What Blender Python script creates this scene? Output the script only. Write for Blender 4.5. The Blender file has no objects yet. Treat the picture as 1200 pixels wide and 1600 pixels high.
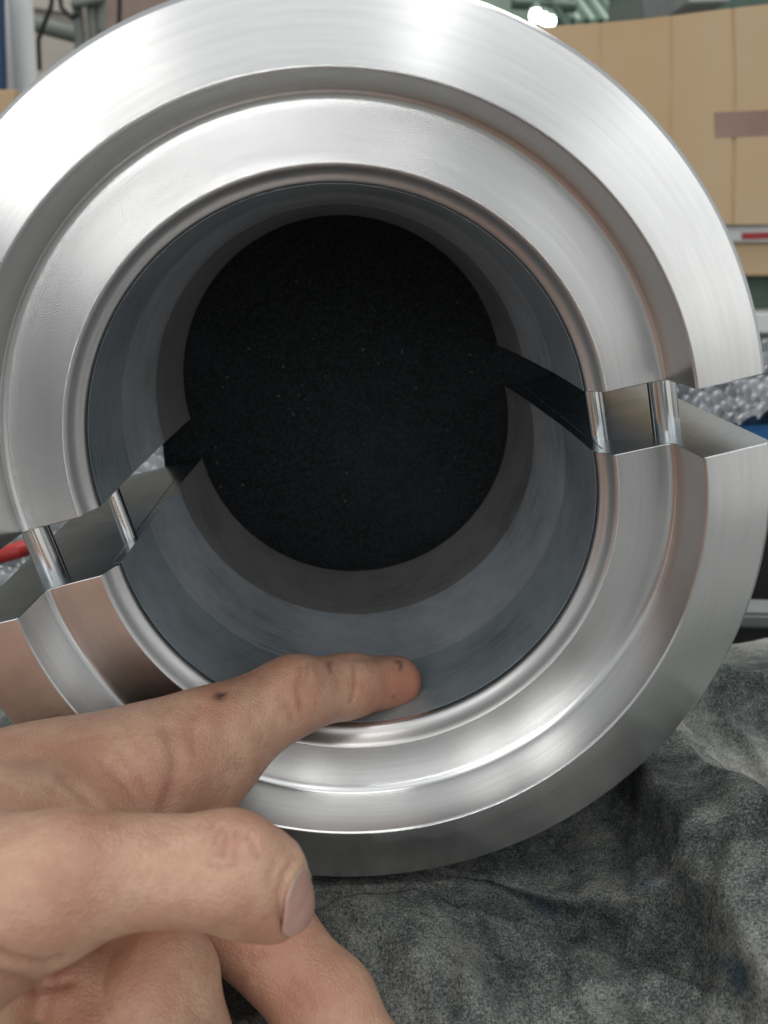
import bpy, bmesh, math, random
import numpy as np
from mathutils import Vector, Matrix, Quaternion
random.seed(7); np.random.seed(7)
R = math.radians
S = bpy.context.scene
C = S.collection

# ------------------------------------------------------------------ camera
PITCH, YAW, FPX = 0.33375, -0.04422, 1200.0
def ray(px, py):
    x = (px-600)/FPX; z = -(py-800)/FPX
    c, s = math.cos(PITCH), math.sin(PITCH)
    y2 = c + s*z; z2 = -s + c*z
    c, s = math.cos(YAW), math.sin(YAW)
    return Vector((c*x - s*y2, s*x + c*y2, z2))
def at(px, py, d):                    # point at camera depth d
    return ray(px, py)*d
def at_y(px, py, y):
    r = ray(px, py); return r*(y/r.y)
def at_z(px, py, z):
    r = ray(px, py); return r*(z/r.z)
cam = bpy.data.cameras.new('camera')
camo = bpy.data.objects.new('camera', cam); C.objects.link(camo)
cam.sensor_fit = 'VERTICAL'; cam.sensor_height = 36.0; cam.sensor_width = 27.0
cam.lens = 36.0*FPX/1600.0
cam.clip_start = 0.01; cam.clip_end = 200
fw = ray(600, 800).normalized(); right = (ray(700, 800)-ray(600, 800)).normalized(); up = right.cross(fw)
camo.matrix_world = Matrix(((right.x, up.x, -fw.x, 0), (right.y, up.y, -fw.y, 0), (right.z, up.z, -fw.z, 0), (0, 0, 0, 1)))
cam.dof.use_dof = True; cam.dof.focus_distance = 0.205; cam.dof.aperture_fstop = 17.0
S.camera = camo

# ------------------------------------------------------------------ world + lamps
w = bpy.data.worlds.new('World'); S.world = w; w.use_nodes = True
bg = w.node_tree.nodes['Background']; bg.inputs[0].default_value = (0.93, 0.97, 1.0, 1); bg.inputs[1].default_value = 0.42
def lamp(name, loc, target, sx, sy, power, col=(1, 1, 1)):
    l = bpy.data.lights.new(name, 'AREA'); l.shape = 'RECTANGLE'; l.size = sx; l.size_y = sy; l.energy = power; l.color = col
    o = bpy.data.objects.new(name, l); C.objects.link(o); o.location = loc
    o.rotation_euler = (Vector(target)-Vector(loc)).to_track_quat('-Z', 'Y').to_euler()
    return o
RC = (0, .17, -.05)
def lamp_dir(name, d, dist, sx, sy, radiance, col=(1, 1, 1)):
    # panel lamp in direction d from the ring, its long side pointing away from the ring's axis
    d = Vector(d).normalized(); p = Vector(RC)+d*dist
    o = lamp(name, p, RC, sx, sy, radiance*math.pi*sx*sy, col)
    z = -d; z = -z
    y = Vector((d.x, 0, d.z+.24)); y = (y-z*y.dot(z)).normalized(); x = y.cross(z)
    o.matrix_world = Matrix(((x.x, y.x, z.x, p.x), (x.y, y.y, z.y, p.y), (x.z, y.z, z.z, p.z), (0, 0, 0, 1)))
    return o
lamp_dir('window_left', (-.62, -1, .36), 2.2, .34, 1.9, 1.55, (1, 1, .98))
lamp_dir('window_left_upper', (-.42, -1, .50), 2.4, .30, 1.3, 1.3, (1, .97, .93))
lamp_dir('window_right', (.66, -1, .25), 2.2, .7, 2.0, .62, (.99, 1, .98))
lamp_dir('fill_low_right', (.80, -1, -.34), 2.2, 1.3, 1.3, .48, (1, 1, .98))  # added fill panel, no real door: lightens the flange at lower right
lamp_dir('ceiling_strip', (.14, -1, .46), 2.6, .12, 1.5, 1.8, (1, 1, 1))
spot = Vector((.05, .185, -.13))
lamp('added_glare_lamp', spot+Vector((-.085, -.99, -.10))*1.5, spot, .10, .10, .5, (1, 1, 1))  # small unseen lamp added to make the glare spot on the lower ring
lamp('fill_behind_camera', (0, -3.2, 2.1), (0, .2, 0), 6, 3, 29, (.98, 1, 1))  # broad fill added behind the camera, gives the steel something bright to mirror
lamp('ceiling_lamp', (0.2, .2, 2.6), (0, .2, 0), 1.6, 1.6, 22, (1, 1, .97))
lamp('ceiling_lamp', (0.8, 2.2, 2.6), (.6, 1.2, 0), 1.6, 1.0, 40, (1, 1, .97))
S.view_settings.view_transform = 'Standard'; S.view_settings.look = 'None'
S.view_settings.exposure = 0.2; S.view_settings.gamma = 1.0
S.cycles.max_bounces = 8
S.cycles.caustics_reflective = False; S.cycles.caustics_refractive = False

# ------------------------------------------------------------------ helpers
def tag(o, label=None, cat=None, group=None, kind=None):
    if label: o['label'] = label
    if cat: o['category'] = cat
    if group: o['group'] = group
    if kind: o['kind'] = kind
    return o
def link(name, me, mats, parent=None):
    o = bpy.data.objects.new(name, me); C.objects.link(o)
    for m in (mats if isinstance(mats, (list, tuple)) else [mats]): me.materials.append(m)
    if parent: o.parent = parent
    return o
def from_bm(name, bm, mats, parent=None, smooth=False, angle=35):
    bmesh.ops.recalc_face_normals(bm, faces=bm.faces)
    me = bpy.data.meshes.new(name); bm.to_mesh(me); bm.free()
    if smooth:
        me.polygons.foreach_set('use_smooth', [True]*len(me.polygons)); me.set_sharp_from_angle(angle=R(angle))
    return link(name, me, mats, parent)
def empty(name, loc=(0, 0, 0)):
    o = bpy.data.objects.new(name, None); C.objects.link(o); o.location = loc; o.empty_display_size = .02; return o
def add_box(bm, c, s, rot=None, bev=0, seg=2):
    r = bmesh.ops.create_cube(bm, size=1.0); vs = r['verts']
    for v in vs:
        v.co = Vector((v.co.x*s[0], v.co.y*s[1], v.co.z*s[2]))
    if bev:
        es = list({e for v in vs for e in v.link_edges})
        q = bmesh.ops.bevel(bm, geom=es, offset=bev, segments=seg, affect='EDGES', profile=.6)
        vs = list({v for f in q['faces'] for v in f.verts} | {v for v in vs if v.is_valid})
    M = Matrix.Translation(Vector(c)) @ (rot.to_4x4() if rot is not None else Matrix())
    bmesh.ops.transform(bm, matrix=M, verts=vs)
    return vs
def add_tube(bm, pts, r, n=16, cap=True):
    pts = [Vector(p) for p in pts]; rings = []
    rs = r if isinstance(r, (list, tuple)) else [r]*len(pts)
    ref = None
    for i, p in enumerate(pts):
        d = (pts[min(i+1, len(pts)-1)]-pts[max(i-1, 0)]).normalized()
        if ref is None:
            ref = d.orthogonal().normalized()
        ref = (ref - d*ref.dot(d)).normalized(); b = d.cross(ref)
        rings.append([bm.verts.new(p+(ref*math.cos(t)+b*math.sin(t))*rs[i]) for t in [2*math.pi*k/n for k in range(n)]])
    for a, b in zip(rings, rings[1:]):
        for k in range(n):
            bm.faces.new((a[k], a[(k+1) % n], b[(k+1) % n], b[k]))
    if cap:
        bm.faces.new(rings[0][::-1]); bm.faces.new(rings[-1])

class NT:
    def __init__(s, name):
        s.m = bpy.data.materials.new(name); s.m.use_nodes = True; s.t = s.m.node_tree
        s.p = s.t.nodes['Principled BSDF']
    def n(s, typ, **kw):
        x = s.t.nodes.new(typ)
        for k, v in kw.items():
            if k in x.inputs.keys(): s.set(x.inputs[k], v)
            else: setattr(x, k, v)
        return x
    def set(s, inp, v):
        if isinstance(v, bpy.types.NodeSocket): s.t.links.new(v, inp)
        else: inp.default_value = v
    def P(s, **kw):
        for k, v in kw.items(): s.set(s.p.inputs[k.replace('_', ' ')], v)
    def coord(s, which='Object'): return s.n('ShaderNodeTexCoord').outputs[which]
    def noise(s, vec, scale, detail=4, rough=.55, dist=0):
        x = s.n('ShaderNodeTexNoise'); s.set(x.inputs['Vector'], vec); x.inputs['Scale'].default_value = scale
        x.inputs['Detail'].default_value = detail; x.inputs['Roughness'].default_value = rough; x.inputs['Distortion'].default_value = dist
        return x.outputs['Fac']
    def math(s, op, a, b=0, c=0, clamp=False):
        x = s.n('ShaderNodeMath'); x.operation = op; x.use_clamp = clamp
        s.set(x.inputs[0], a); s.set(x.inputs[1], b); s.set(x.inputs[2], c); return x.outputs[0]
    def ramp(s, fac, stops, interp='LINEAR'):
        x = s.n('ShaderNodeValToRGB'); cr = x.color_ramp; cr.interpolation = interp
        while len(cr.elements) < len(stops): cr.elements.new(.5)
        for e, (p, c) in zip(cr.elements, stops):
            e.position = p; e.color = (c, c, c, 1) if isinstance(c, (int, float)) else (*c, 1)
        s.set(x.inputs[0], fac); return x.outputs['Color']
    def mix(s, fac, a, b, mode='MIX'):
        x = s.n('ShaderNodeMix'); x.data_type = 'RGBA'; x.blend_type = mode
        s.set(x.inputs[0], fac)
        s.set(x.inputs[6], (*a, 1) if isinstance(a, tuple) and len(a) == 3 else a)
        s.set(x.inputs[7], (*b, 1) if isinstance(b, tuple) and len(b) == 3 else b); return x.outputs[2]
    def scale(s, vec, sc):
        x = s.n('ShaderNodeMapping'); s.set(x.inputs['Vector'], vec); x.inputs['Scale'].default_value = sc; return x.outputs[0]
    def bump(s, h, strength, dist, nrm=None):
        x = s.n('ShaderNodeBump'); x.inputs['Strength'].default_value = strength; x.inputs['Distance'].default_value = dist
        s.set(x.inputs['Height'], h)
        if nrm is not None: s.set(x.inputs['Normal'], nrm)
        return x.outputs[0]

ROTA = .25
def turned_metal(name, col, rough, aniso, line=.15, mott=.05, metal=1.0):
    """steel turned on a lathe round local Y: circular tangents, fine concentric tool lines"""
    t = NT(name); o = t.coord()
    sep = t.n('ShaderNodeSeparateXYZ'); t.set(sep.inputs[0], o)
    r = t.math('SQRT', t.math('ADD', t.math('POWER', sep.outputs[0], 2), t.math('POWER', sep.outputs[2], 2)))
    cr = t.n('ShaderNodeVectorMath'); cr.operation = 'CROSS_PRODUCT'; t.set(cr.inputs[0], o); cr.inputs[1].default_value = (0, 1, 0)
    nm = t.n('ShaderNodeVectorMath'); nm.operation = 'NORMALIZE'; t.set(nm.inputs[0], cr.outputs[0])
    vt = t.n('ShaderNodeVectorTransform'); vt.vector_type = 'VECTOR'; vt.convert_from = 'OBJECT'; vt.convert_to = 'WORLD'
    t.set(vt.inputs[0], nm.outputs[0])
    # circumferential coordinate system (angle, r, y)
    ang = t.math('ARCTAN2', sep.outputs[2], sep.outputs[0])
    cv = t.n('ShaderNodeCombineXYZ'); t.set(cv.inputs[0], t.math('MULTIPLY', ang, .004)); t.set(cv.inputs[1], r); t.set(cv.inputs[2], sep.outputs[1])
    lines = t.noise(cv.outputs[0], 900, 2, .6)
    lines2 = t.noise(cv.outputs[0], 260, 3, .6)
    m = t.noise(o, 28, 5, .65)
    colr = t.mix(t.math('MULTIPLY', t.math('SUBTRACT', m, .35), mott*8, clamp=True), col, tuple(c*(1-mott*2.4) for c in col))
    colr = t.mix(t.ramp(lines, [(.35, 0), (.7, .7)]), colr, tuple(c*.9 for c in col))
    rr = t.math('ADD', rough-.04, t.math('MULTIPLY', m, .08)); rr = t.math('ADD', rr, t.math('MULTIPLY', lines2, .04))
    h = t.math('ADD', lines, t.math('MULTIPLY', lines2, .8))
    t.P(Base_Color=colr, Metallic=metal, Roughness=rr, Anisotropic=aniso, Anisotropic_Rotation=ROTA, Tangent=vt.outputs[0], Normal=t.bump(h, line, .00006))
    return t.m
def plain(name, col, rough=.5, metal=0, noise_s=20, amt=.25, bump=0, bd=.001, **kw):
    t = NT(name); o = t.coord(); n = t.noise(o, noise_s, 5)
    t.P(Base_Color=t.mix(t.ramp(n, [(.3, 0), (.75, 1)]), col, tuple(c*(1-amt) for c in col)), Roughness=rough, Metallic=metal)
    if bump: t.P(Normal=t.bump(t.noise(o, noise_s*6, 4), bump, bd))
    for k, v in kw.items(): t.P(**{k: v})
    return t.m

M_steel = turned_metal('turned_steel', (.80, .795, .785), .22, .84, .04)
M_lip = turned_metal('polished_lip_steel', (.82, .80, .78), .3, .5, .05)
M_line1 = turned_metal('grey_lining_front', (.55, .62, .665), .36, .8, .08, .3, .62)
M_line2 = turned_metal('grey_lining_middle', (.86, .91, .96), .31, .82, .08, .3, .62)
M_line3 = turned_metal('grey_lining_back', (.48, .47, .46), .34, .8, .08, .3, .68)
def ground_metal(name, col, rough):
    t = NT(name); o = t.coord(); s = t.scale(o, (1, 14, 14)); n = t.noise(s, 30, 4, .6); n2 = t.noise(o, 22, 4, .6, .6)
    t.P(Base_Color=t.mix(t.ramp(n2, [(.4, 0), (.65, 1)]), col, tuple(c*.6 for c in col)), Metallic=1.0,
        Roughness=t.math('ADD', rough-.06, t.math('MULTIPLY', n2, .14)), Normal=t.bump(n, .12, .0001))
    return t.m
M_split = ground_metal('ground_joint_face', (.50, .56, .61), .27)
M_pin = ground_metal('pin_steel', (.80, .79, .76), .16)

# ------------------------------------------------------------------ split ring (halves)
K = 0.68
TH = R(13.1)
CU = Vector((-.0038*K, .25*K, -.0744*K)); CL = Vector((.0019*K, .2487*K, -.0997*K))
OFFU, OFFL = .0013*K, .0036*K          # where the joint planes lie above the centres
def arc(c, r, a0, a1, n):
    return [(c[0]+r*math.cos(R(a0+(a1-a0)*i/n)), c[1]+r*math.sin(R(a0+(a1-a0)*i/n))) for i in range(n+1)]
# (radius, depth) profile, scaled by K ; last index of every run is the material
body = [((.0982, .0352), 0), ((.0946, .0352), 0)]
lip = [(.0946, .0334), (.0948, .0323), (.0953, .0315), (.0960, .0308), (.0967, .0301), (.0973, .0293), (.0978, .0284),
       (.0983, .0274), (.0987, .0265), (.0991, .0257), (.0995, .0251), (.0999, .0247), (.1003, .0246)]
land = [(.1040, .0244), (.1080, .0242), (.1120, .0239), (.1155, .0236), (.1172, .0234), (.1182, .02325), (.1190, .0230), (.1197, .0226), (.1203, .0221), (.1207, .0215)]
wall = [(.1211, .0207), (.1219, .0100), (.1225, .0008), (.1229, .0002), (.1234, 0)]
flange = [(.1300, 0), (.1380, 0), (.1443, 0), (.1448, .0002), (.1461, .0015), (.1463, .0020)]
outer = [(.1463, .05), (.1463, .12), (.1463, .184), (.1450, .187), (.1200, .187), (.0982, .187), (.0982, .10)]
prof = [p for p, _ in body]+lip+land+wall+flange+outer
lining_prof = [(.0945, .0354), (.0945, .058), (.0944, .0795), (.0937, .1), (.0926, .134), (.0914, .158), (.0898, .187), (.0980, .187), (.0980, .1), (.0980, .0354)]
def half_ring(name, profile, side, mats, matfn, parent, seg=200, bevel=None):
    bm = bmesh.new(); rows = []
    off = OFFU if side > 0 else OFFL
    for i in range(seg+1):
        row = []
        for r, y in profile:
            q = math.asin(off/(r*K)); a0, a1 = (q, math.pi-q) if side > 0 else (math.pi-q, 2*math.pi+q)
            a = a0+(a1-a0)*i/seg; row.append(bm.verts.new((r*K*math.cos(a), y*K, r*K*math.sin(a))))
        rows.append(row)
    n = len(profile)
    for i in range(seg):
        for j in range(n):
            k = (j+1) % n
            f = bm.faces.new((rows[i][j], rows[i][k], rows[i+1][k], rows[i+1][j])); f.material_index = matfn(profile[j], profile[k])
    for rw, fl in ((rows[0], 1), (rows[-1], 0)):
        f = bm.faces.new(rw[::-1] if fl else rw); f.material_index = len(mats)-1
    o = from_bm(name, bm, mats, parent, True, 24)
    if bevel:
        b = o.modifiers.new('bevel', 'BEVEL'); b.width = bevel; b.segments = 2; b.limit_method = 'ANGLE'; b.angle_limit = R(50); b.harden_normals = False
        wn = o.modifiers.new('wn', 'WEIGHTED_NORMAL'); wn.keep_sharp = True; wn.weight = 100
    return o
def mf_body(a, b):
    return 1 if a in lip and b in lip else 0
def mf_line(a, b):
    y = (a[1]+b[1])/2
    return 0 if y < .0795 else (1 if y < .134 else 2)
def make_half(side, centre, label):
    t = empty('bearing_half', centre); t.rotation_euler = (0, -TH, 0)
    tag(t, label, 'bearing half')
    half_ring('body', prof, side, [M_steel, M_lip, M_split], mf_body, t, bevel=.00022)
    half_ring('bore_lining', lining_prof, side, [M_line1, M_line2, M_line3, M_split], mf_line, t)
    return t
upper = make_half(1, CU, 'upper half of the shiny machined steel ring, bright flange arching over the dark bore')
lower = make_half(-1, CL, 'lower half of the machined steel ring, resting on the dark cloth with a glare spot')

# pins between the joint faces
ax = Vector((math.cos(TH), 0, math.sin(TH))); nrm = Vector((-math.sin(TH), 0, math.cos(TH)))
def pin(px, py, rad, label):
    d = ray(px, py); base = d*((CL.dot(nrm)+OFFL)/d.dot(nrm))
    top = (CU-CL).dot(nrm)+OFFU-OFFL; r = rad
    bm = bmesh.new()
    add_tube(bm, [(0, 0, -.006), (0, 0, 0), (0, 0, top), (0, 0, top+.006)], [r]*4, 48)
    o = from_bm('dowel_pin', bm, M_pin, None, True); o.location = base; o.rotation_euler = (0, -TH, 0)
    tag(o, label, 'pin', 'steel pins between the two ring halves')
pin(1042, 677, .0035, 'thick bright steel pin at the right joint, in line with the groove')
pin(936, 684, .0024, 'thin dull steel pin at the right joint, beside the bore lip')
pin(84, 897, .0036, 'thick bright steel pin at the left joint, in front of the red hose')
pin(203, 842, .0021, 'thin bright steel pin at the left joint, next to the black foam')

# ------------------------------------------------------------------ black foam behind the bore
t = NT('black_foam'); o = t.coord(); vo = t.n('ShaderNodeTexVoronoi'); t.set(vo.inputs['Vector'], o); vo.inputs['Scale'].default_value = 190
sp = t.math('LESS_THAN', vo.outputs['Distance'], t.math('MULTIPLY', t.ramp(t.noise(o, 700, 1), [(.52, 0), (.75, 1)]), .16))
cs = t.n('ShaderNodeSeparateColor'); t.set(cs.inputs[0], vo.outputs['Color'])
sp = t.math('MULTIPLY', sp, t.math('GREATER_THAN', cs.outputs[0], .6))
fine = t.noise(o, 900, 3, .7); big = t.noise(o, 20, 4)
c = t.mix(t.ramp(fine, [(.4, 0), (.8, 1)]), (.010, .011, .012), (.038, .042, .045))
c = t.mix(t.ramp(big, [(.5, 0), (.75, .35)]), c, (.035, .04, .045)); c = t.mix(t.math('MULTIPLY', sp, .5), c, (.25, .26, .26))
t.P(Base_Color=c, Roughness=.95, Specular_IOR_Level=.15, Normal=t.bump(fine, .6, .0006)); M_foam = t.m
bm = bmesh.new()
fl = at_y(254, 720, .4385*K); fr = at_y(925, 600, .4385*K)
gx = 26; W = fr.x-fl.x
x0, x1 = fl.x, fr.x; zt = CU.z+.105*K; zb = CL.z-.118*K
vs = add_box(bm, ((x0+x1)/2, .4385*K+.013, (zt+zb)/2), (x1-x0, .024, zt-zb), bev=.0015)
foam = from_bm('foam_block', bm, M_foam, None, True)
tag(foam, 'black foam block with white dust specks behind the bore of the steel ring', 'foam')
# dust fibres lying on the foam
M_dust = plain('dust', (.35, .35, .34), .9)
bm = bmesh.new()
for k in range(46):
    a = random.uniform(0, 6.28); q = math.sqrt(random.random())*.088*K
    x = q*math.cos(a); z = q*math.sin(a)-.086*K; l = random.choice([.00012, .00015, .0002, .0002, .0006])*random.uniform(.6, 1.2); b = random.uniform(0, 3.14)
    dx, dz = math.cos(b)*l, math.sin(b)*l
    add_tube(bm, [(x-dx, .4385*K+.0009, z-dz), (x, .4385*K+.0007, z+dz*.3), (x+dx, .4385*K+.0009, z+dz)], .00008, 5)
dust = from_bm('dust_specks', bm, M_dust, foam); dust['kind'] = 'stuff'

# ------------------------------------------------------------------ cloth
ZT = CL.z-.1463*K-.0008
t = NT('worn_grey_felt'); o = t.coord()
wv = o
fx = t.noise(t.scale(wv, (3200, 1300, 1300)), 1, 2, .6); fy = t.noise(t.scale(wv, (1200, 3200, 1200)), 1, 2, .6)
weave = t.math('MULTIPLY', t.math('ADD', fx, fy), .5)
blot = t.noise(wv, 11, 6, .62, .5); blot2 = t.noise(wv, 110, 6, .75, .3)
f = t.math('ADD', t.math('MULTIPLY', blot, .75), t.math('MULTIPLY', blot2, .45)); f = t.math('ADD', f, t.math('MULTIPLY', t.math('SUBTRACT', weave, .5), .9))
c = t.ramp(f, [(.39, (.020, .028, .031)), (.52, (.078, .087, .084)), (.65, (.20, .205, .185)), (.87, (.42, .41, .37))])
vb = t.noise(t.scale(wv, (1, 2.2, 1)), 21, 2, .5, .8)
c = t.mix(t.ramp(vb, [(.63, 0), (.71, .6)]), c, (.008, .04, .075))
t.P(Base_Color=c, Roughness=.95, Specular_IOR_Level=.1, Normal=t.bump(t.math('ADD', weave, t.math('MULTIPLY', blot2, .6)), .6, .0004)); M_cloth = t.m
X0, X1, Y0, Y1 = -.22, .42, .02, .298; NX, NY = 460, 230
xs = np.linspace(X0, X1, NX); ys = np.linspace(Y0, Y1, NY); GX, GY = np.meshgrid(xs, ys)
H = np.zeros_like(GX); DX = np.zeros_like(GX); DY = np.zeros_like(GX)
def fold(pts, amp, w_sharp, w_soft, lean=0):
    """a raised fold: steep on the left of the polyline, falling away softly on its right"""
    global H, DX, DY
    P = [at_z(px, py, ZT) for px, py in pts]
    best = np.full(GX.shape, 9.0); sgn = np.ones(GX.shape); nxx = np.zeros(GX.shape); nyy = np.zeros(GX.shape)
    for a, b in zip(P, P[1:]):
        dx, dy = b.x-a.x, b.y-a.y; L = math.hypot(dx, dy)
        u = np.clip(((GX-a.x)*dx+(GY-a.y)*dy)/L**2, 0, 1)
        d = np.hypot(GX-a.x-u*dx, GY-a.y-u*dy); s = np.sign((GX-a.x)*dy-(GY-a.y)*dx)
        m = d < best; best[m] = d[m]; sgn[m] = s[m]; nxx[m] = -dy/L; nyy[m] = dx/L
    pr = np.where(sgn > 0, np.exp(-(best/w_soft)**1.1), np.exp(-(best/w_sharp)**2))
    H += amp*pr
    if lean:
        DX += nxx*lean*pr*np.where(sgn > 0, np.exp(-best/.012), 1); DY += nyy*lean*pr*np.where(sgn > 0, np.exp(-best/.012), 1)
fold([(985, 1215), (1015, 1340), (1062, 1440), (1115, 1530), (1190, 1660)][::-1], .017, .0032, .030, .0045)
fold([(1045, 1260), (1085, 1350), (1140, 1440), (1210, 1540), (1290, 1660)], .008, .004, .010)
fold([(560, 1400), (700, 1470), (900, 1500), (1020, 1560)], .006, .0020, .03, .002)
fold([(1005, 1180), (1085, 1262), (1140, 1335), (1200, 1420), (1300, 1540)], .017, .0028, .05, .004)
fold([(1400, 1480), (1010, 1432), (880, 1392), (770, 1352), (640, 1330)], .011, .0020, .035, .005)
fold([(520, 1440), (640, 1500), (720, 1600)], .004, .008, .03)
fold([(1500, 1100), (1220, 1120), (1110, 1130), (1010, 1170)], .018, .004, .03)
fold([(430, 1380), (520, 1480), (560, 1620)], .005, .008, .018)
fold([(760, 1440), (880, 1540), (1010, 1680)], .004, .006, .03)
for x_, y_, a_, l_ in ((560, 1480, .5, 240), (700, 1400, 1.0, 200), (820, 1500, .6, 260), (900, 1350, 1.1, 180), (1090, 1230, .7, 220), (1100, 1400, 1.1, 220), (960, 1290, .9, 140), (640, 1560, .3, 260), (1130, 1150, .5, 160), (880, 1600, -.5, 200)):
    fold([(x_+l_*k/4*math.cos(a_+.12*k), y_+l_*k/4*math.sin(a_+.12*k)) for k in range(5)][::-1], random.uniform(.0022, .0042), .0013, .010)
def vnoise(x, y, s, seed):
    rs = np.random.RandomState(seed); g = rs.rand(128, 128)
    u = x/s+500; v = y/s+500; i = np.floor(u).astype(int); j = np.floor(v).astype(int); fu = u-i; fv = v-j
    fu = fu*fu*(3-2*fu); fv = fv*fv*(3-2*fv)
    G = lambda a, b: g[a % 128, b % 128]
    return (G(i, j)*(1-fu)+G(i+1, j)*fu)*(1-fv)+(G(i, j+1)*(1-fu)+G(i+1, j+1)*fu)*fv-.5
H += .006*vnoise(GX+.3*GY, GY, .05, 1)
for k_, (an, wl, am) in enumerate(((.5, .06, .012), (1.9, .05, .010), (-.7, .034, .005), (1.2, .020, .0016), (2.6, .013, .0012))):
    uu = GX*math.cos(an)+GY*math.sin(an); ww = -GX*math.sin(an)+GY*math.cos(an)
    H += -am*np.abs(vnoise(uu, ww*.35, wl, 20+k_))*1.6
H += .010*(1-np.exp(-((np.hypot(GX-CL.x, (GY-.20)*.6))/.16)**2))
# the ring presses the cloth down along its line of contact
press = np.exp(-((GX-CL.x)/.055)**4)*((GY > .155) & (GY < .31))
H = H*(1-press)-.0015*press
lim = np.where((GY > .165) & (GY < .30), (.1463*K-np.sqrt(np.maximum((.1463*K)**2-(GX-CL.x)**2, 0)))-.001, 1)
H = np.where(np.abs(GX-CL.x) < .1463*K, np.minimum(H, lim), H)
verts = np.stack([GX+DX, GY+DY, ZT+H], -1).reshape(-1, 3)
idx = np.arange(NX*NY).reshape(NY, NX)
faces = np.stack([idx[:-1, :-1], idx[:-1, 1:], idx[1:, 1:], idx[1:, :-1]], -1).reshape(-1, 4)
me = bpy.data.meshes.new('work_cloth'); me.from_pydata(verts.tolist(), [], faces.tolist()); me.polygons.foreach_set('use_smooth', [True]*len(faces))
cloth = link('work_cloth', me, M_cloth)
sm = cloth.modifiers.new('thick', 'SOLIDIFY'); sm.thickness = .0015; sm.offset = -1
tag(cloth, 'worn dark grey felt cloth with folds and blue stains under the steel ring', 'cloth')

# ------------------------------------------------------------------ bench, floor, surroundings
M_bench = plain('bench_steel', (.20, .205, .20), .5, 0, 15, .4, .2)
bm = bmesh.new(); add_box(bm, (.1, .06, ZT-.043), (1.5, .50, .05), bev=.003)
bench = from_bm('workbench', bm, M_bench, None, True); tag(bench, 'grey workbench top under the dark cloth, its edge at far right', 'workbench')
M_floor = plain('shop_floor', (.10, .105, .10), .6, 0, 3, .4)
bm = bmesh.new(); add_box(bm, (0, 4, -1.05), (30, 30, .1)); tag(from_bm('floor', bm, M_floor), 'dull grey workshop floor', None, None, 'structure')
M_wallp = plain('workshop_wall', (.55, .50, .42), .8, 0, 2, .25)
bm = bmesh.new(); add_box(bm, (0, 6.0, 1.5), (16, .15, 5.2)); tag(from_bm('wall', bm, M_wallp), 'beige workshop wall', None, None, 'structure')

M_card = None
t = NT('cardboard'); o = t.coord(); st = t.noise(t.scale(o, (45, 1, 3)), 1, 5, .7); n = t.noise(o, 5, 4)
c = t.mix(t.ramp(st, [(.35, 0), (.7, 1)]), (.61, .445, .275), (.60, .435, .265)); c = t.mix(t.ramp(n, [(.4, 0), (.7, .8)]), c, (.58, .39, .21))
t.P(Base_Color=c, Roughness=.8, Normal=t.bump(t.noise(o, 9, 5), .25, .004)); M_card = t.m
M_crease = plain('cardboard_crease', (.40, .27, .15), .85)
M_tape = plain('brown_tape', (.36, .22, .17), .35)
M_white = plain('white_paint', (.78, .79, .78), .5, 0, 6, .15)
M_red = plain('red_plastic', (.45, .03, .025), .45)
M_blue = plain('blue_paint', (.015, .055, .14), .5)
M_green = plain('green_frame_paint', (.10, .16, .13), .55, 0, 8, .3)
M_roof = plain('translucent_roof', (.38, .50, .40), .6, 0, 3, .2)
M_yel = plain('ochre_paint', (.42, .28, .08), .6)
M_black = plain('black_rubber', (.012, .012, .013), .6)

def panel(name, quad_px, y, depth, mat, parent=None, bev=.002):
    """solid panel whose front shows at the given pixel corners (tl,tr,br,bl) at world depth y; runs back by depth"""
    bm = bmesh.new(); F = [at_y(px, py, y) for px, py in quad_px]
    a = [bm.verts.new(p) for p in F]; b = [bm.verts.new(p+Vector((0, depth, 0))) for p in F]
    bm.faces.new(a); bm.faces.new(b[::-1])
    for i in range(4): bm.faces.new((a[i], b[i], b[(i+1) % 4], a[(i+1) % 4]))
    if bev: bmesh.ops.bevel(bm, geom=bm.edges[:], offset=bev, segments=2, affect='EDGES')
    return from_bm(name, bm, mat, parent, True)

# big cardboard box, with flute creases proud of the face and a strip of tape
YB = .82
t_ = empty('cardboard_box', at_y(1150, 352, YB)); tag(t_, 'large tan cardboard box with vertical creases and brown tape at upper right', 'box')
def child(o, par):
    o.parent = par; o.matrix_parent_inverse = Matrix.Translation(par.location).inverted(); return o
tl = at_y(640, 62, YB); tr = at_y(1420, -12, YB+.03); br = at_y(1420, 350, YB+.03); bl = at_y(640, 352, YB)
bm = bmesh.new()
NC, NR = 320, 12; rows = []
for j in range(NR+1):
    row = []
    for i in range(NC+1):
        u = i/NC; v = j/NR
        p = tl.lerp(tr, u).lerp(bl.lerp(br, u), v)
        # folded vertical creases
        dep = 0
        for cu, wd, am in ((.37, .003, .0018), (.51, .0025, .002), (.636, .003, .003), (.72, .0025, .0018)):
            uu = cu+.003*math.sin(v*4+cu*40)
            dep += am*math.exp(-((u-uu)/wd)**2)
        p = p+Vector((0, dep, .0012*math.sin(u*11)*(1-v)))
        row.append(bm.verts.new(p))
    rows.append(row)
for j in range(NR):
    for i in range(NC): bm.faces.new((rows[j][i], rows[j][i+1], rows[j+1][i+1], rows[j+1][i]))
back = Vector((0.02, .45, 0))
bt = [bm.verts.new(v.co+back) for v in rows[0]]; bb = [bm.verts.new(v.co+back) for v in rows[-1]]
for i in range(NC):
    bm.faces.new((rows[0][i+1], rows[0][i], bt[i], bt[i+1])); bm.faces.new((rows[-1][i], rows[-1][i+1], bb[i+1], bb[i]))
    bm.faces.new((bt[i+1], bt[i], bb[i], bb[i+1]))
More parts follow.
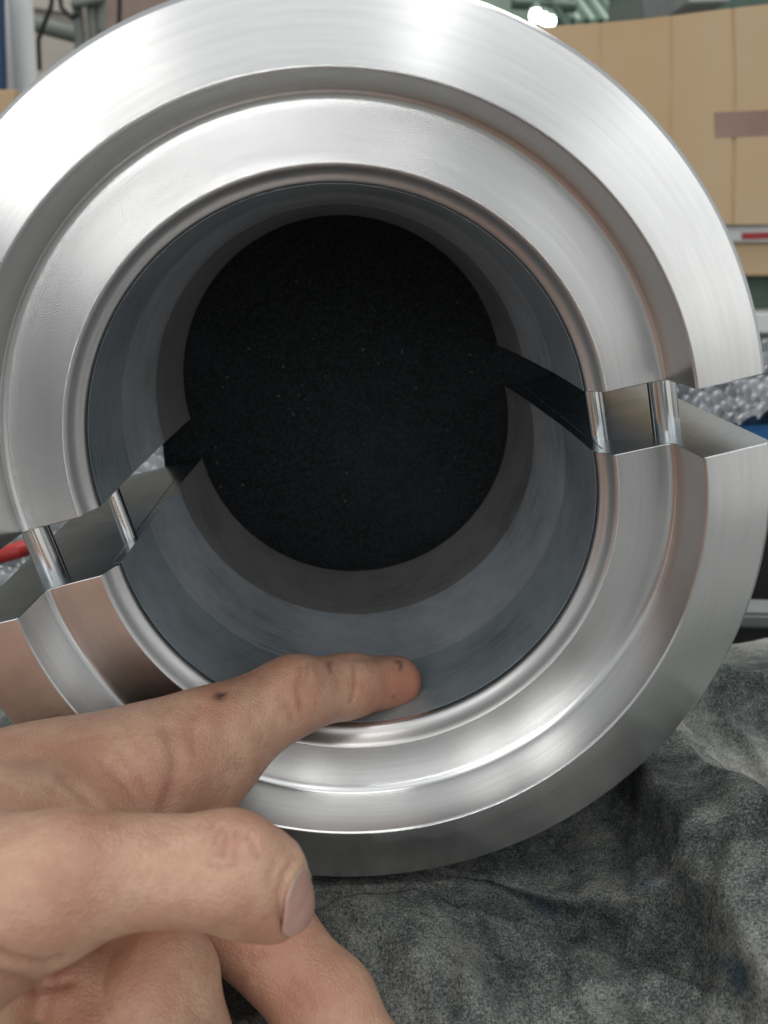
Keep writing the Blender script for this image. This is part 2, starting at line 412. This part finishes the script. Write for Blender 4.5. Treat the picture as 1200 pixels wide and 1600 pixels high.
bm.faces.new([r_[0] for r_ in rows]+[bb[0], bt[0]]); bm.faces.new([r_[-1] for r_ in rows][::-1]+[bt[-1], bb[-1]])
child(from_bm('carton', bm, M_card, None, True, 40), t_)
tp = bmesh.new(); vv = []
for px, py in ((1115, 176), (1330, 166), (1330, 208), (1116, 216)):
    r_ = ray(px, py); n_ = (tr-tl).cross(bl-tl).normalized(); vv.append(r_*(tl.dot(n_)/r_.dot(n_)))
a_ = [tp.verts.new(p-Vector((0, .0012, 0))) for p in vv]; b_ = [tp.verts.new(p+Vector((0, .0006, 0))) for p in vv]
tp.faces.new(a_); tp.faces.new(b_[::-1])
for k in range(4): tp.faces.new((a_[k], b_[k], b_[(k+1) % 4], a_[(k+1) % 4]))
child(from_bm('tape', tp, M_tape), t_)

# things stacked below the box at the right
t_ = empty('shipping_carton', at_y(1165, 430, .88)); tag(t_, 'brown carton under the big cardboard box, white tape with red print on top', 'carton')
child(panel('carton', [(1000, 378), (1420, 376), (1420, 430), (1000, 432)], .86, .4, M_card), t_)
child(panel('label_strip', [(1000, 352), (1420, 350), (1420, 377), (1000, 379)], .85, .3, M_white), t_)
child(panel('red_print', [(1160, 364), (1260, 361), (1260, 371), (1160, 374)], .8485, .001, M_red, None, 0), t_)
tag(panel('steel_crate', [(1000, 433), (1420, 431), (1420, 487), (1000, 489)], .9, .4, M_green), 'dark green steel crate below the brown carton at right edge', 'crate')
tag(panel('foam_sheet', [(1000, 490), (1420, 488), (1420, 520), (1000, 522)], .84, .3, M_white), 'white foam sheet just below the dark green crate at right edge', 'foam sheet')
t_ = panel('plastic_pallet', [(1000, 523), (1420, 522), (1420, 600), (1000, 600)], .9, .4, plain('grey_plastic', (.42, .44, .46), .4)); tag(t_, 'grey plastic pallet behind the bubble wrap at right', 'pallet')

# bubble wrap sheets
t = NT('bubble_film'); o = t.coord(); n = t.noise(o, 60, 4)
t.P(Base_Color=t.mix(t.ramp(t.noise(o, 35, 4), [(.4, 0), (.7, 1)]), (.10, .11, .12), (.42, .44, .46)), Roughness=.09, Transmission_Weight=.3, IOR=1.45, Specular_IOR_Level=.8, Normal=t.bump(n, .5, .002)); M_film = t.m
def bubble_sheet(name, P00, P10, P01, label, nx, ny, pitch=.009, amp=.0032, crumple=.01, seed=1):
    """sheet spanned by P00->P10 (u) and P00->P01 (v), covered with domes"""
    P00, P10, P01 = Vector(P00), Vector(P10), Vector(P01)
    U = P10-P00; V = P01-P00; n = U.cross(V).normalized()
    lu, lv = U.length, V.length; ru = np.linspace(0, 1, nx); rv = np.linspace(0, 1, ny); A, B = np.meshgrid(ru, rv)
    x = A*lu; y = B*lv
    row = np.round(y/(pitch*.87)); xo = x-(row % 2)*pitch/2; cx = np.round(xo/pitch)*pitch; d = np.hypot(xo-cx, y-row*pitch*.87)
    rr = pitch*.45; dome = np.sqrt(np.maximum(0, 1-(d/rr)**2))*amp
    h = dome+crumple*(vnoise(x, y, .05, seed)+.5*vnoise(x+y*.5, y, .022, seed+1))
    pts = np.array(P00)+A[..., None]*np.array(U)+B[..., None]*np.array(V)+h[..., None]*np.array(n)
    idx = np.arange(nx*ny).reshape(ny, nx)
    f = np.stack([idx[:-1, :-1], idx[:-1, 1:], idx[1:, 1:], idx[1:, :-1]], -1).reshape(-1, 4)
    me = bpy.data.meshes.new(name); me.from_pydata(pts.reshape(-1, 3).tolist(), [], f.tolist()); me.polygons.foreach_set('use_smooth', [True]*len(f))
    o = link(name, me, M_film); tag(o, label, 'bubble wrap'); return o
bubble_sheet('bubble_wrap', at_y(1000, 662, .47), at_y(1400, 655, .50), at_y(1010, 555, .62), 'clear bubble wrap lying in the gap right of the thick pin', 220, 150, .013, .0045, .03, 3)
bubble_sheet('bubble_wrap', at_y(-160, 965, .36), at_y(300, 850, .42), at_y(-120, 872, .56), 'clear bubble wrap seen below the red hose in the left joint gap', 190, 140, .009, .003, .012, 5)
bubble_sheet('bubble_wrap', at_y(150, 800, .40), at_y(330, 770, .41), at_y(150, 660, .52), 'clear bubble wrap seen left of the black foam through the joint gap', 120, 120, .009, .003, .010, 9)
bubble_sheet('bubble_wrap', at_y(1100, 1078, .262), at_y(1330, 1110, .25), at_y(1120, 1035, .285), 'crumpled clear bubble wrap on the cloth at the right edge', 120, 60, .012, .0008, .010, 8)
bubble_sheet('bubble_wrap', at_y(-160, 1210, .22), at_y(60, 1170, .25), at_y(-160, 1050, .29), 'clear bubble wrap under the hand at the left edge', 100, 60, .009, .003, .012, 11)
M_rail = plain('rail_grey', (.22, .23, .23), .4, 0, 30, .3)
# blue crate edge at the right, black rail, silver strip
tag(panel('blue_crate', [(1140, 668), (1420, 658), (1420, 760), (1120, 770)], .50, .12, plain('blue_plastic', (.02, .16, .42), .4)), 'bright blue plastic crate below the bubble wrap at right edge', 'crate')
tag(panel('black_case', [(1120, 770), (1420, 762), (1420, 1050), (1100, 1050)], .42, .12, M_black), 'black case standing behind the ring at the right edge', 'case')
t_ = panel('metal_rail', [(1120, 958), (1420, 964), (1420, 990), (1120, 982)], .36, .02, M_rail); tag(t_, 'grey metal rail crossing behind the ring at right edge', 'rail')
# red hose at the left gap and a pink pouch
bm = bmesh.new(); pts = [at_y(-160, 892, .42), at_y(-60, 876, .40), at_y(0, 868, .39), at_y(28, 860, .39), at_y(60, 850, .40)]
add_tube(bm, pts, .0046, 14); tag(from_bm('red_hose', bm, M_red, None, True), 'red hose behind the thick pin of the left joint', 'hose')
M_pink = plain('pink_plastic', (.75, .30, .30), .5)
bm = bmesh.new(); add_box(bm, at_y(78, 822, .62), (.055, .03, .03), Matrix.Rotation(R(-12), 3, 'Y'), bev=.006); tag(from_bm('pink_pouch', bm, M_pink, None, True), 'pink packet behind the left joint gap, right of the thick pin', 'packet')
M_wt = plain('packing_paper', (.72, .73, .76), .7)

# upper left: wall pipes and frames far behind
def pole(name, a, b, rad, y, mat, label=None, cat=None, group=None, parent=None, n=14):
    bm = bmesh.new(); add_tube(bm, [at_y(*a, y), at_y(*b, y)], rad, n); o = from_bm(name, bm, mat, parent, True)
    if label: tag(o, label, cat, group)
    return o
tag(panel('blue_board', [(-120, -60), (2, -60), (7, 139), (-120, 139)], 1.5, .012, M_blue), 'dark blue board at the top left corner', 'board')
pole('white_pipe', (28, -60), (42, 150), .020, 1.6, M_white, 'wider white vertical pipe at top left', 'pipe', 'white pipes at top left')
pole('white_pipe', (12, -60), (24, 150), .011, 1.7, M_white, 'narrow white vertical pipe next to the blue board', 'pipe', 'white pipes at top left')
M_beam = plain('grey_green_paint', (.22, .24, .21), .6)
M_beige = plain('beige_panel', (.62, .57, .50), .8, 0, 4, .2)
tag(panel('wall_panel', [(46, -60), (120, -60), (122, 22), (46, 12)], 2.5, .05, M_beige), 'upper beige wall panel right of the white pipes', 'wall panel')
tag(panel('wall_panel', [(52, 40), (116, 56), (116, 120), (60, 150)], 2.5, .05, M_beige), 'lower beige wall panel right of the white pipes', 'wall panel')
pole('steel_rail', (-20, 18), (130, 58), .018, 2.2, M_beam, 'grey rail sloping across the beige wall at top left', 'rail')
for a, b, l in (((118, -40), (126, 90), 'left post of the grey frame at top left'), ((140, -40), (147, 60), 'middle post of the grey frame at top left'), ((155, -40), (160, 50), 'right post of the grey frame at top left')):
    pole('frame_post', a, b, .010, 1.9, M_beam, l, 'post', 'grey frame posts at top left')
pole('frame_rail', (112, 8), (165, -3), .008, 1.88, M_beam, 'short grey crossbar on the frame posts at top left', 'rail')
def cable(pts, y, label):
    bm = bmesh.new(); P = []
    n = len(pts)
    for i in range(n-1):
        for k in range(6):
            P.append(at_y(pts[i][0]+(pts[i+1][0]-pts[i][0])*k/6, pts[i][1]+(pts[i+1][1]-pts[i][1])*k/6, y))
    P.append(at_y(*pts[-1], y)); add_tube(bm, P, .0045, 8); tag(from_bm('cable', bm, M_black, None, True), label, 'cable', 'cables on the workshop wall')
cable([(84, -30), (80, 10), (68, 40), (60, 62), (62, 110)], 1.8, 'dark cable hanging beside the white pipe at top left')
cable([(90, -30), (96, 12), (112, 28), (124, 22)], 1.8, 'dark cable curving to the grey frame at top left')
cable([(190, -30), (187, 0), (186, 40)], 1.8, 'dark cable at the top edge right of the grey frame')
tag(panel('brown_board', [(160, -60), (330, -60), (330, 60), (160, 60)], 2.3, .05, plain('brown_board', (.34, .25, .20), .7)), 'brown board behind the ring at top left', 'board')
tag(panel('tan_carton', [(-60, 138), (26, 140), (26, 190), (-60, 190)], 1.0, .3, M_card), 'tan carton at the left edge below the blue board', 'carton')

# top middle: roof sheets, truss, lamps
YR = 2.6
t_ = empty('roof_frame', at_y(900, 0, YR)); tag(t_, 'green corrugated roof bay with steel trusses at the top edge', 'roof')
for k in range(13):
    x = 845+k*11
    bm = bmesh.new(); a = at_y(x-60, -60, YR+1.2); b = at_y(x+6, 34, YR+.2); add_tube(bm, [a, b], .010, 8)
    o = from_bm('roof_rib', bm, M_roof if k % 2 else M_green, None, True); child(o, t_)
child(panel('roof_sheet', [(700, -80), (1010, -80), (1010, 60), (700, 60)], YR+1.4, .03, M_roof), t_)
for a, b in (((838, -30), (884, 42)), ((925, -40), (990, 26)), ((800, 4), (900, 10))):
    bm = bmesh.new(); add_tube(bm, [at_y(*a, YR), at_y(*b, YR)], .017, 8); child(from_bm('truss', bm, M_green, None, True), t_)
tag(panel('ochre_column', [(984, -60), (1016, -60), (1016, 40), (988, 40)], 2.2, .1, M_yel), 'ochre painted column above the cardboard box', 'column')
tag(panel('dark_shelf', [(1020, -60), (1420, -60), (1420, 30), (1020, 40)], 1.9, .3, M_green), 'dark shelf above the cardboard box at the top right', 'shelf')
tag(panel('grey_tub', [(1070, -60), (1150, -60), (1140, 2), (1076, 4)], 1.5, .2, plain('tub_grey', (.45, .5, .5), .4)), 'pale grey tub on the dark shelf at the top right', 'tub')
def bulb(px, py, r, label):
    t = NT('lit_bulb'); t.P(Base_Color=(1, 1, .95, 1), Emission_Color=(1, 1, .92, 1), Emission_Strength=9.0)
    o = empty('hanging_lamp', at_y(px, py, 2.3)); tag(o, label, 'lamp', 'lit workshop lamps above the ring')
    bm = bmesh.new(); bmesh.ops.create_uvsphere(bm, u_segments=16, v_segments=10, radius=r); q = from_bm('bulb', bm, t.m, o, True)
    bm = bmesh.new(); add_tube(bm, [(0, 0, r*.8), (0, 0, r*1.3), (0, 0, r*1.9)], [r*1.2, r*.7, r*.3], 14); from_bm('lamp_shade', bm, M_green, o, True)
bulb(837, 24, .016, 'left one of the three lit bulbs beside the cardboard box top')
bulb(850, 29, .014, 'middle one of the three lit bulbs beside the cardboard box top')
bulb(859, 34, .015, 'right one of the three lit bulbs beside the cardboard box top')

# ------------------------------------------------------------------ hand
# distance field of tapered bones, blended, turned into one continuous skin
def cone(P, a, b, ra, rb):
    ba = np.array(b)-np.array(a); pa = P-np.array(a)
    h = np.clip((pa@ba)/(ba@ba), 0, 1)
    return np.linalg.norm(pa-h[..., None]*ba, axis=-1)-(ra+(rb-ra)*h)
def smin(a, b, k):
    h = np.clip(.5+.5*(b-a)/k, 0, 1); return b*(1-h)+a*h-k*h*(1-h)
def chain(P, pts, k=.004):
    d = None
    for (a, ra), (b, rb) in zip(pts, pts[1:]):
        q = cone(P, a, b, ra, rb); d = q if d is None else smin(d, q, k)
    return d
def A(px, py, d, r_px): return (tuple(at(px, py, d)), r_px/FPX*d)
index = [A(60, 1262, .186, 112), A(335, 1158, .198, 84), A(455, 1088, .212, 58), A(545, 1072, .225, 47), A(618, 1066, .236, 41)]
index_tip = [A(545, 1073, .226, 45), A(622, 1063, .236, 40)]
thumb = [A(-60, 1400, .128, 108), A(120, 1366, .132, 88), A(220, 1362, .135, 76), A(290, 1357, .137, 70), A(355, 1355, .139, 78), A(405, 1386, .142, 72), A(434, 1415, .143, 52)]
middle = [A(150, 1330, .188, 100), A(300, 1385, .190, 85), A(425, 1474, .180, 72), A(515, 1580, .172, 74), A(592, 1700, .167, 73), A(660, 1830, .163, 66)]
ring_f = [A(100, 1420, .188, 84), A(205, 1510, .170, 62), A(255, 1545, .160, 82), A(276, 1640, .155, 82), A(276, 1760, .152, 76)]
little = [A(20, 1430, .180, 80), A(120, 1545, .160, 52), A(150, 1640, .153, 58), A(140, 1740, .150, 56)]
palm = [A(60, 1262, .186, 112), A(60, 1390, .188, 110), A(-60, 1440, .178, 120)]
back = [A(-260, 1420, .160, 200), A(-60, 1310, .172, 130), A(80, 1280, .178, 105), A(280, 1200, .192, 84)]
web = [A(120, 1300, .168, 88), A(235, 1225, .183, 72), A(305, 1240, .196, 46)]
webfill = [A(-120, 1330, .150, 100), A(0, 1318, .152, 82), A(120, 1310, .156, 50)]
thenar = [A(-200, 1500, .136, 160), A(-60, 1450, .135, 120), A(70, 1405, .134, 88)]
heel = [A(-260, 1560, .150, 190), A(-110, 1590, .150, 120), A(-20, 1540, .155, 85)]
fore = [A(-260, 1450, .150, 200), A(-800, 1560, .135, 260), A(-1400, 1700, .12, 330)]
def hand_sdf(P):
    d = chain(P, index, .004); d = smin(d, chain(P, back, .01), .010); d = smin(d, chain(P, palm, .01), .010)
    d = smin(d, chain(P, web, .008), .008)
    th = chain(P, thumb, .004); th = smin(th, chain(P, thenar, .01), .010); d = smin(d, th, .0045)
    d = smin(d, chain(P, webfill, .01), .012)
    d = smin(d, chain(P, heel, .01), .006); d = smin(d, chain(P, fore, .01), .012)
    m = chain(P, middle, .004); r = chain(P, ring_f, .004); l = chain(P, little, .004)
    f = smin(smin(m, r, .0015), l, .0015)
    d = smin(d, f, .0025)
    return d
allp = index+thumb+middle+ring_f+little+palm+back+web+thenar+heel+fore[:2]
lo = np.min([np.array(p)-r for p, r in allp], 0)-.004; hi = np.max([np.array(p)+r for p, r in allp], 0)+.004
lo[0] = max(lo[0], at(-420, 1400, .15).x)
h = .0009
ax_ = [np.arange(lo[i], hi[i], h) for i in range(3)]
nx, ny, nz = map(len, ax_)
D = np.empty((nx, ny, nz), np.float32)
for i in range(nx):
    YY, ZZ = np.meshgrid(ax_[1], ax_[2], indexing='ij')
    D[i] = hand_sdf(np.stack([np.full_like(YY, ax_[0][i]), YY, ZZ], -1))
# surface nets
D[0] = D[-1] = 1; D[:, 0] = D[:, -1] = 1; D[:, :, 0] = D[:, :, -1] = 1
ins = D < 0
acc = np.zeros((nx-1, ny-1, nz-1, 3), np.float32); cnt = np.zeros((nx-1, ny-1, nz-1), np.float32)
for axi in range(3):
    sl0 = [slice(None)]*3; sl1 = [slice(None)]*3; sl0[axi] = slice(None, -1); sl1[axi] = slice(1, None)
    a = D[tuple(sl0)]; b = D[tuple(sl1)]; cr = (a < 0) != (b < 0)
    t_ = np.where(cr, a/np.where(cr, a-b, 1), 0)
    o1, o2 = [i for i in range(3) if i != axi]
    for u in (0, 1):
        for v in (0, 1):
            s_ = [slice(None)]*3; s_[o1] = slice(u, u+D.shape[o1]-1); s_[o2] = slice(v, v+D.shape[o2]-1)
            c = cr[tuple(s_)]; tt = t_[tuple(s_)]
            acc[..., axi] += np.where(c, tt, 0); acc[..., o1] += np.where(c, u, 0); acc[..., o2] += np.where(c, v, 0); cnt += c
cells = cnt > 0
vid = np.full(cells.shape, -1, np.int64); vid[cells] = np.arange(cells.sum())
I = np.stack(np.nonzero(cells), -1); V = lo+h*(I+acc[cells]/cnt[cells][:, None])
quads = []
for axi in range(3):
    sl0 = [slice(1, -1)]*3; sl1 = [slice(1, -1)]*3; sl0[axi] = slice(0, -1); sl1[axi] = slice(1, None)
    a = ins[tuple(sl0)]; b = ins[tuple(sl1)]; e = np.stack(np.nonzero(a != b), -1)
    off = np.ones(3, int); off[axi] = 0; e0 = e+off
    fl_ = a[a != b]
    o1, o2 = (axi+1) % 3, (axi+2) % 3
    u = np.zeros(3, int); u[o1] = 1; v = np.zeros(3, int); v[o2] = 1
    g = lambda q: vid[q[:, 0], q[:, 1], q[:, 2]]
    Q = np.stack([g(e0-u-v), g(e0-v), g(e0), g(e0-u)], -1)
    Q[~fl_] = Q[~fl_][:, ::-1]; quads.append(Q)
Q = np.concatenate(quads)
# project vertices on the field, get normals
def grad(P, e=.0004):
    g = np.stack([hand_sdf(P+np.eye(3)[i]*e)-hand_sdf(P-np.eye(3)[i]*e) for i in range(3)], -1)
    return g/np.maximum(np.linalg.norm(g, axis=-1, keepdims=True), 1e-9)
inner = (I[:, 0] > 1) & (I[:, 0] < nx-3)
N = grad(V)
V[inner] -= (N*hand_sdf(V)[:, None])[inner]
# where every vertex falls when looked at along the joints' own directions: used to lay creases over the knuckles
rx, ry, fx_ = np.array(right), np.array(up), np.array(fw)
def pix(P):
    z = P@fx_; return 600+(P@rx)/z*FPX, 800-(P@ry)/z*FPX, z
px_, py_, pz_ = pix(V)
front = (N*V).sum(-1) < 0
def sdist(pts):
    d = np.full(len(V), 1e9)
    for (x0, y0), (x1, y1) in zip(pts, pts[1:]):
        dx, dy = x1-x0, y1-y0; u = np.clip(((px_-x0)*dx+(py_-y0)*dy)/(dx*dx+dy*dy), 0, 1)
        d = np.minimum(d, np.hypot(px_-x0-u*dx, py_-y0-u*dy))
    return d
disp = np.zeros(len(V))
disp += .0005*np.sin(px_*.021+1.3)*np.cos(py_*.026)*(pz_ < .3)
crease_c = np.zeros(len(V))
def crease(pts, depth, w, col=.6, zmin=0, zmax=9):
    global disp, crease_c
    g = np.exp(-(sdist(pts)/w)**2)*front*(pz_ > zmin)*(pz_ < zmax)
    disp -= g*depth; crease_c = np.maximum(crease_c, g*col)
# index joint creases
crease([(470, 1045), (463, 1075), (470, 1108)], .00045, 5, .7, .17)
crease([(480, 1042), (476, 1066)], .0003, 3.5, .6, .17)
crease([(447, 1100), (458, 1130)], .0003, 5, .4, .17)
crease([(553, 1040), (556, 1070), (548, 1098)], .0004, 3.5, .8, .17)
for q in ([(150, 1180), (190, 1215), (215, 1255)], [(185, 1170), (215, 1205), (235, 1250)], [(310, 1100), (300, 1140), (305, 1180)]):
    crease(q, .0003, 5, .3, .15)
for k_ in range(26):
    x_ = random.uniform(20, 330); y_ = random.uniform(1290, 1440); l_ = random.uniform(15, 40); a_ = random.gauss(1.3, .35)
    crease([(x_, y_), (x_+l_*math.cos(a_), y_+l_*math.sin(a_))], .00012, 3, .16, 0, .165)
crease([(513, 1035), (516, 1050)], .0003, 3, .6, .17)
crease([(408, 1052), (404, 1090), (395, 1120)], .00025, 9, .2, .17)
# side of the palm below the index
crease([(255, 1265), (268, 1230), (275, 1190), (262, 1140)], .0008, 11, .45, .155)
crease([(345, 1110), (352, 1160), (368, 1200)], .0004, 12, .35, .16)
crease([(100, 1215), (130, 1238), (150, 1262)], .0006, 9, .4, .14)
# thumb joint wrinkles
for q in ([(330, 1285), (336, 1310), (340, 1335)], [(344, 1290), (352, 1312), (350, 1340)], [(366, 1295), (372, 1318), (366, 1342)], [(325, 1350), (345, 1358), (370, 1352)], [(382, 1300), (392, 1322), (400, 1340)]):
    crease(q, .0006, 4, .55, 0, .17)
crease([(458, 1342), (444, 1362), (436, 1400), (440, 1436), (452, 1458)], .0005, 4.5, .55, 0, .17)
crease([(428, 1350), (420, 1375)], .0003, 6, .2, 0, .17)
# wrist and thenar folds
crease([(-10, 1482), (30, 1500), (70, 1508), (96, 1500)], .0009, 6, .7, 0, .17)
crease([(0, 1525), (60, 1545), (110, 1535)], .0008, 8, .5, 0, .18)
crease([(390, 1500), (410, 1490)], .0004, 6, .4)
crease([(455, 1530), (480, 1552), (490, 1575)], .0003, 5, .4)
crease([(445, 1550), (468, 1570)], .0003, 4, .3)
crease([(250, 1500), (300, 1545), (310, 1600)], .0002, 12, .2)
# soft bulges
disp += .0008*np.exp(-(((px_-395)/38)**2+((py_-1310)/30)**2))*(pz_ < .17)*front
disp += .0006*np.exp(-(((px_-470)/45)**2+((py_-1040)/30)**2))*(pz_ > .17)*front
disp -= .0008*np.exp(-(((px_-400)/40)**2+((py_-1060)/35)**2))*(pz_ > .17)*front
V = V+N*disp[:, None]
# colour masks that belong to the skin: redness and ink marks
red = np.zeros(len(V)); mark = np.zeros(len(V))
def blob(arr, x, y, rx_, ry_, v, z0=0, z1=9):
    g = np.exp(-(((px_-x)/rx_)**2+((py_-y)/ry_)**2))*v*(pz_ > z0)*(pz_ < z1)*front
    np.maximum(arr, g, out=arr)
blob(red, 640, 1068, 55, 50, 1, .17); blob(red, 580, 1085, 50, 40, .55, .17); blob(red, 470, 1100, 50, 45, .35, .17)
blob(red, 210, 1225, 70, 45, .6, .15); blob(red, 345, 1110, 35, 35, .35, .15); blob(red, 300, 1200, 60, 60, .3, .15)
blob(red, 360, 1310, 45, 30, .35, 0, .17); blob(red, 430, 1470, 60, 30, .6); blob(red, 480, 1540, 90, 70, .45, .15)
blob(red, 220, 1540, 60, 60, .45, .14); blob(red, 110, 1560, 70, 80, .5, .14); blob(red, 240, 1450, 80, 25, .4)
blob(mark, 343, 1086, 9, 7, 1, .16); blob(mark, 349, 1083, 6, 4, 1, .16); blob(mark, 626, 1041, 3, 7, .9, .17); blob(mark, 622, 1034, 6, 2.5, .8, .17); blob(mark, 616, 1091, 3, 3, .5, .17)
blob(mark, 572, 1032, 30, 4, .35, .17); blob(mark, 515, 1040, 3, 9, .5, .17)
root = empty('person', at(-60, 1420, .15)); tag(root, 'bare left hand of a person reaching in, index finger pointing into the bore', 'person')
me = bpy.data.meshes.new('hand'); me.from_pydata((V-np.array(root.location)).tolist(), [], Q.tolist())
me.polygons.foreach_set('use_smooth', [True]*len(Q))
for nm_, arr in (('crease', crease_c), ('redness', red), ('ink', mark)):
    at_ = me.attributes.new(nm_, 'FLOAT', 'POINT'); at_.data.foreach_set('value', arr.astype(np.float32))
t = NT('skin'); o = t.coord()
def attr(nm_):
    x = t.n('ShaderNodeAttribute'); x.attribute_name = nm_; return x.outputs['Fac']
m1 = t.noise(o, 55, 5, .6); m2 = t.noise(o, 260, 4, .65); vo = t.n('ShaderNodeTexVoronoi'); t.set(vo.inputs['Vector'], o); vo.inputs['Scale'].default_value = 900; vo.feature = 'DISTANCE_TO_EDGE'
pore = t.ramp(vo.outputs['Distance'], [(0, 0), (.25, 1)])
c = t.mix(t.ramp(m1, [(.38, 0), (.62, 1)]), (.62, .385, .265), (.49, .26, .175))
c = t.mix(t.math('MULTIPLY', t.ramp(m2, [(.45, 0), (.75, 1)]), .5), c, (.42, .20, .13))
c = t.mix(t.math('MULTIPLY', attr('redness'), .75), c, (.46, .165, .11))
c = t.mix(t.math('MULTIPLY', attr('crease'), .55), c, (.26, .11, .07))
c = t.mix(t.math('MULTIPLY', attr('ink'), .95, clamp=True), c, (.035, .022, .02))
b1 = t.bump(pore, .3, .0003); b2 = t.bump(t.noise(o, 420, 4, .6), .45, .0004, b1)
t.P(Base_Color=c, Roughness=.46, Specular_IOR_Level=.45, Subsurface_Weight=.12, Subsurface_Scale=.003, Normal=b2)
t.p.inputs['Subsurface Radius'].default_value = (1, .35, .2); M_skin = t.m
hand = link('hand', me, M_skin, root)

# thumb nail: a curved plate laid on the side of the thumb tip
ctr = np.array(at(462, 1400, .132)); long_ = np.array(right*.10-up*1.0); long_ /= np.linalg.norm(long_)
look = np.array(right*.80-fw*.62+up*.1); look -= long_*(look@long_); look /= np.linalg.norm(look); side = np.cross(long_, look)
base = np.array(at(430, 1398, .1425))
nu, nv = 26, 34; vsN = []; fsN = []
grid = {}
for i in range(nu+1):
    for j in range(nv+1):
        a = (i/nu*2-1); b = (j/nv*2-1)
        # superellipse outline
        wmax = (1-abs(b)**3.2)**(1/2.6) if abs(b) < 1 else 0
        u = a*wmax*.0046; v = b*.0055
        p = base+side*u+long_*v+look*.02
        q = p.copy()
        for _ in range(40):
            dd = float(hand_sdf(q[None])[0])
            if dd < 2e-5: break
            q = q-look*dd*.9
        edge = max(abs(a), abs(b))
        q = q+look*(.00035-.00035*max(0, edge-.9)*6)
        grid[i, j] = len(vsN); vsN.append(tuple(q-np.array(root.location)))
for i in range(nu):
    for j in range(nv): fsN.append((grid[i, j], grid[i+1, j], grid[i+1, j+1], grid[i, j+1]))
mn = bpy.data.meshes.new('thumb_nail'); mn.from_pydata(vsN, [], fsN); mn.validate(); mn.polygons.foreach_set('use_smooth', [True]*len(mn.polygons))
t = NT('finger_nail'); o = t.coord()
t.P(Base_Color=t.mix(t.noise(o, 150, 3), (.56, .33, .27), (.46, .25, .20)), Roughness=.27, Specular_IOR_Level=.5, Subsurface_Weight=.3, Subsurface_Scale=.003)
nail = link('thumb_nail', mn, t.m, root)
so = nail.modifiers.new('thick', 'SOLIDIFY'); so.thickness = .0004; so.offset = 0

# pale free edge of the nail
ve = []; fe = []
for i in range(15):
    a = i/14*2-1; b = -(1-abs(a)**2.6*.55)
    for k, off in enumerate((0, .00055)):
        p = base+side*(a*.0040)+long_*(b*.0055-off*1.0)+look*.02; q = p.copy()
        for _ in range(40):
            dd = float(hand_sdf(q[None])[0])
            if dd < 2e-5: break
            q = q-look*dd*.9
        ve.append(tuple(q+look*.00042-np.array(root.location)))
for i in range(14): fe.append((2*i, 2*i+2, 2*i+3, 2*i+1))
m_ = bpy.data.meshes.new('nail_edge'); m_.from_pydata(ve, [], fe)
ed = link('nail_edge', m_, plain('nail_rim', (.58, .44, .37), .4), nail)
sl = ed.modifiers.new('thick', 'SOLIDIFY'); sl.thickness = .0003
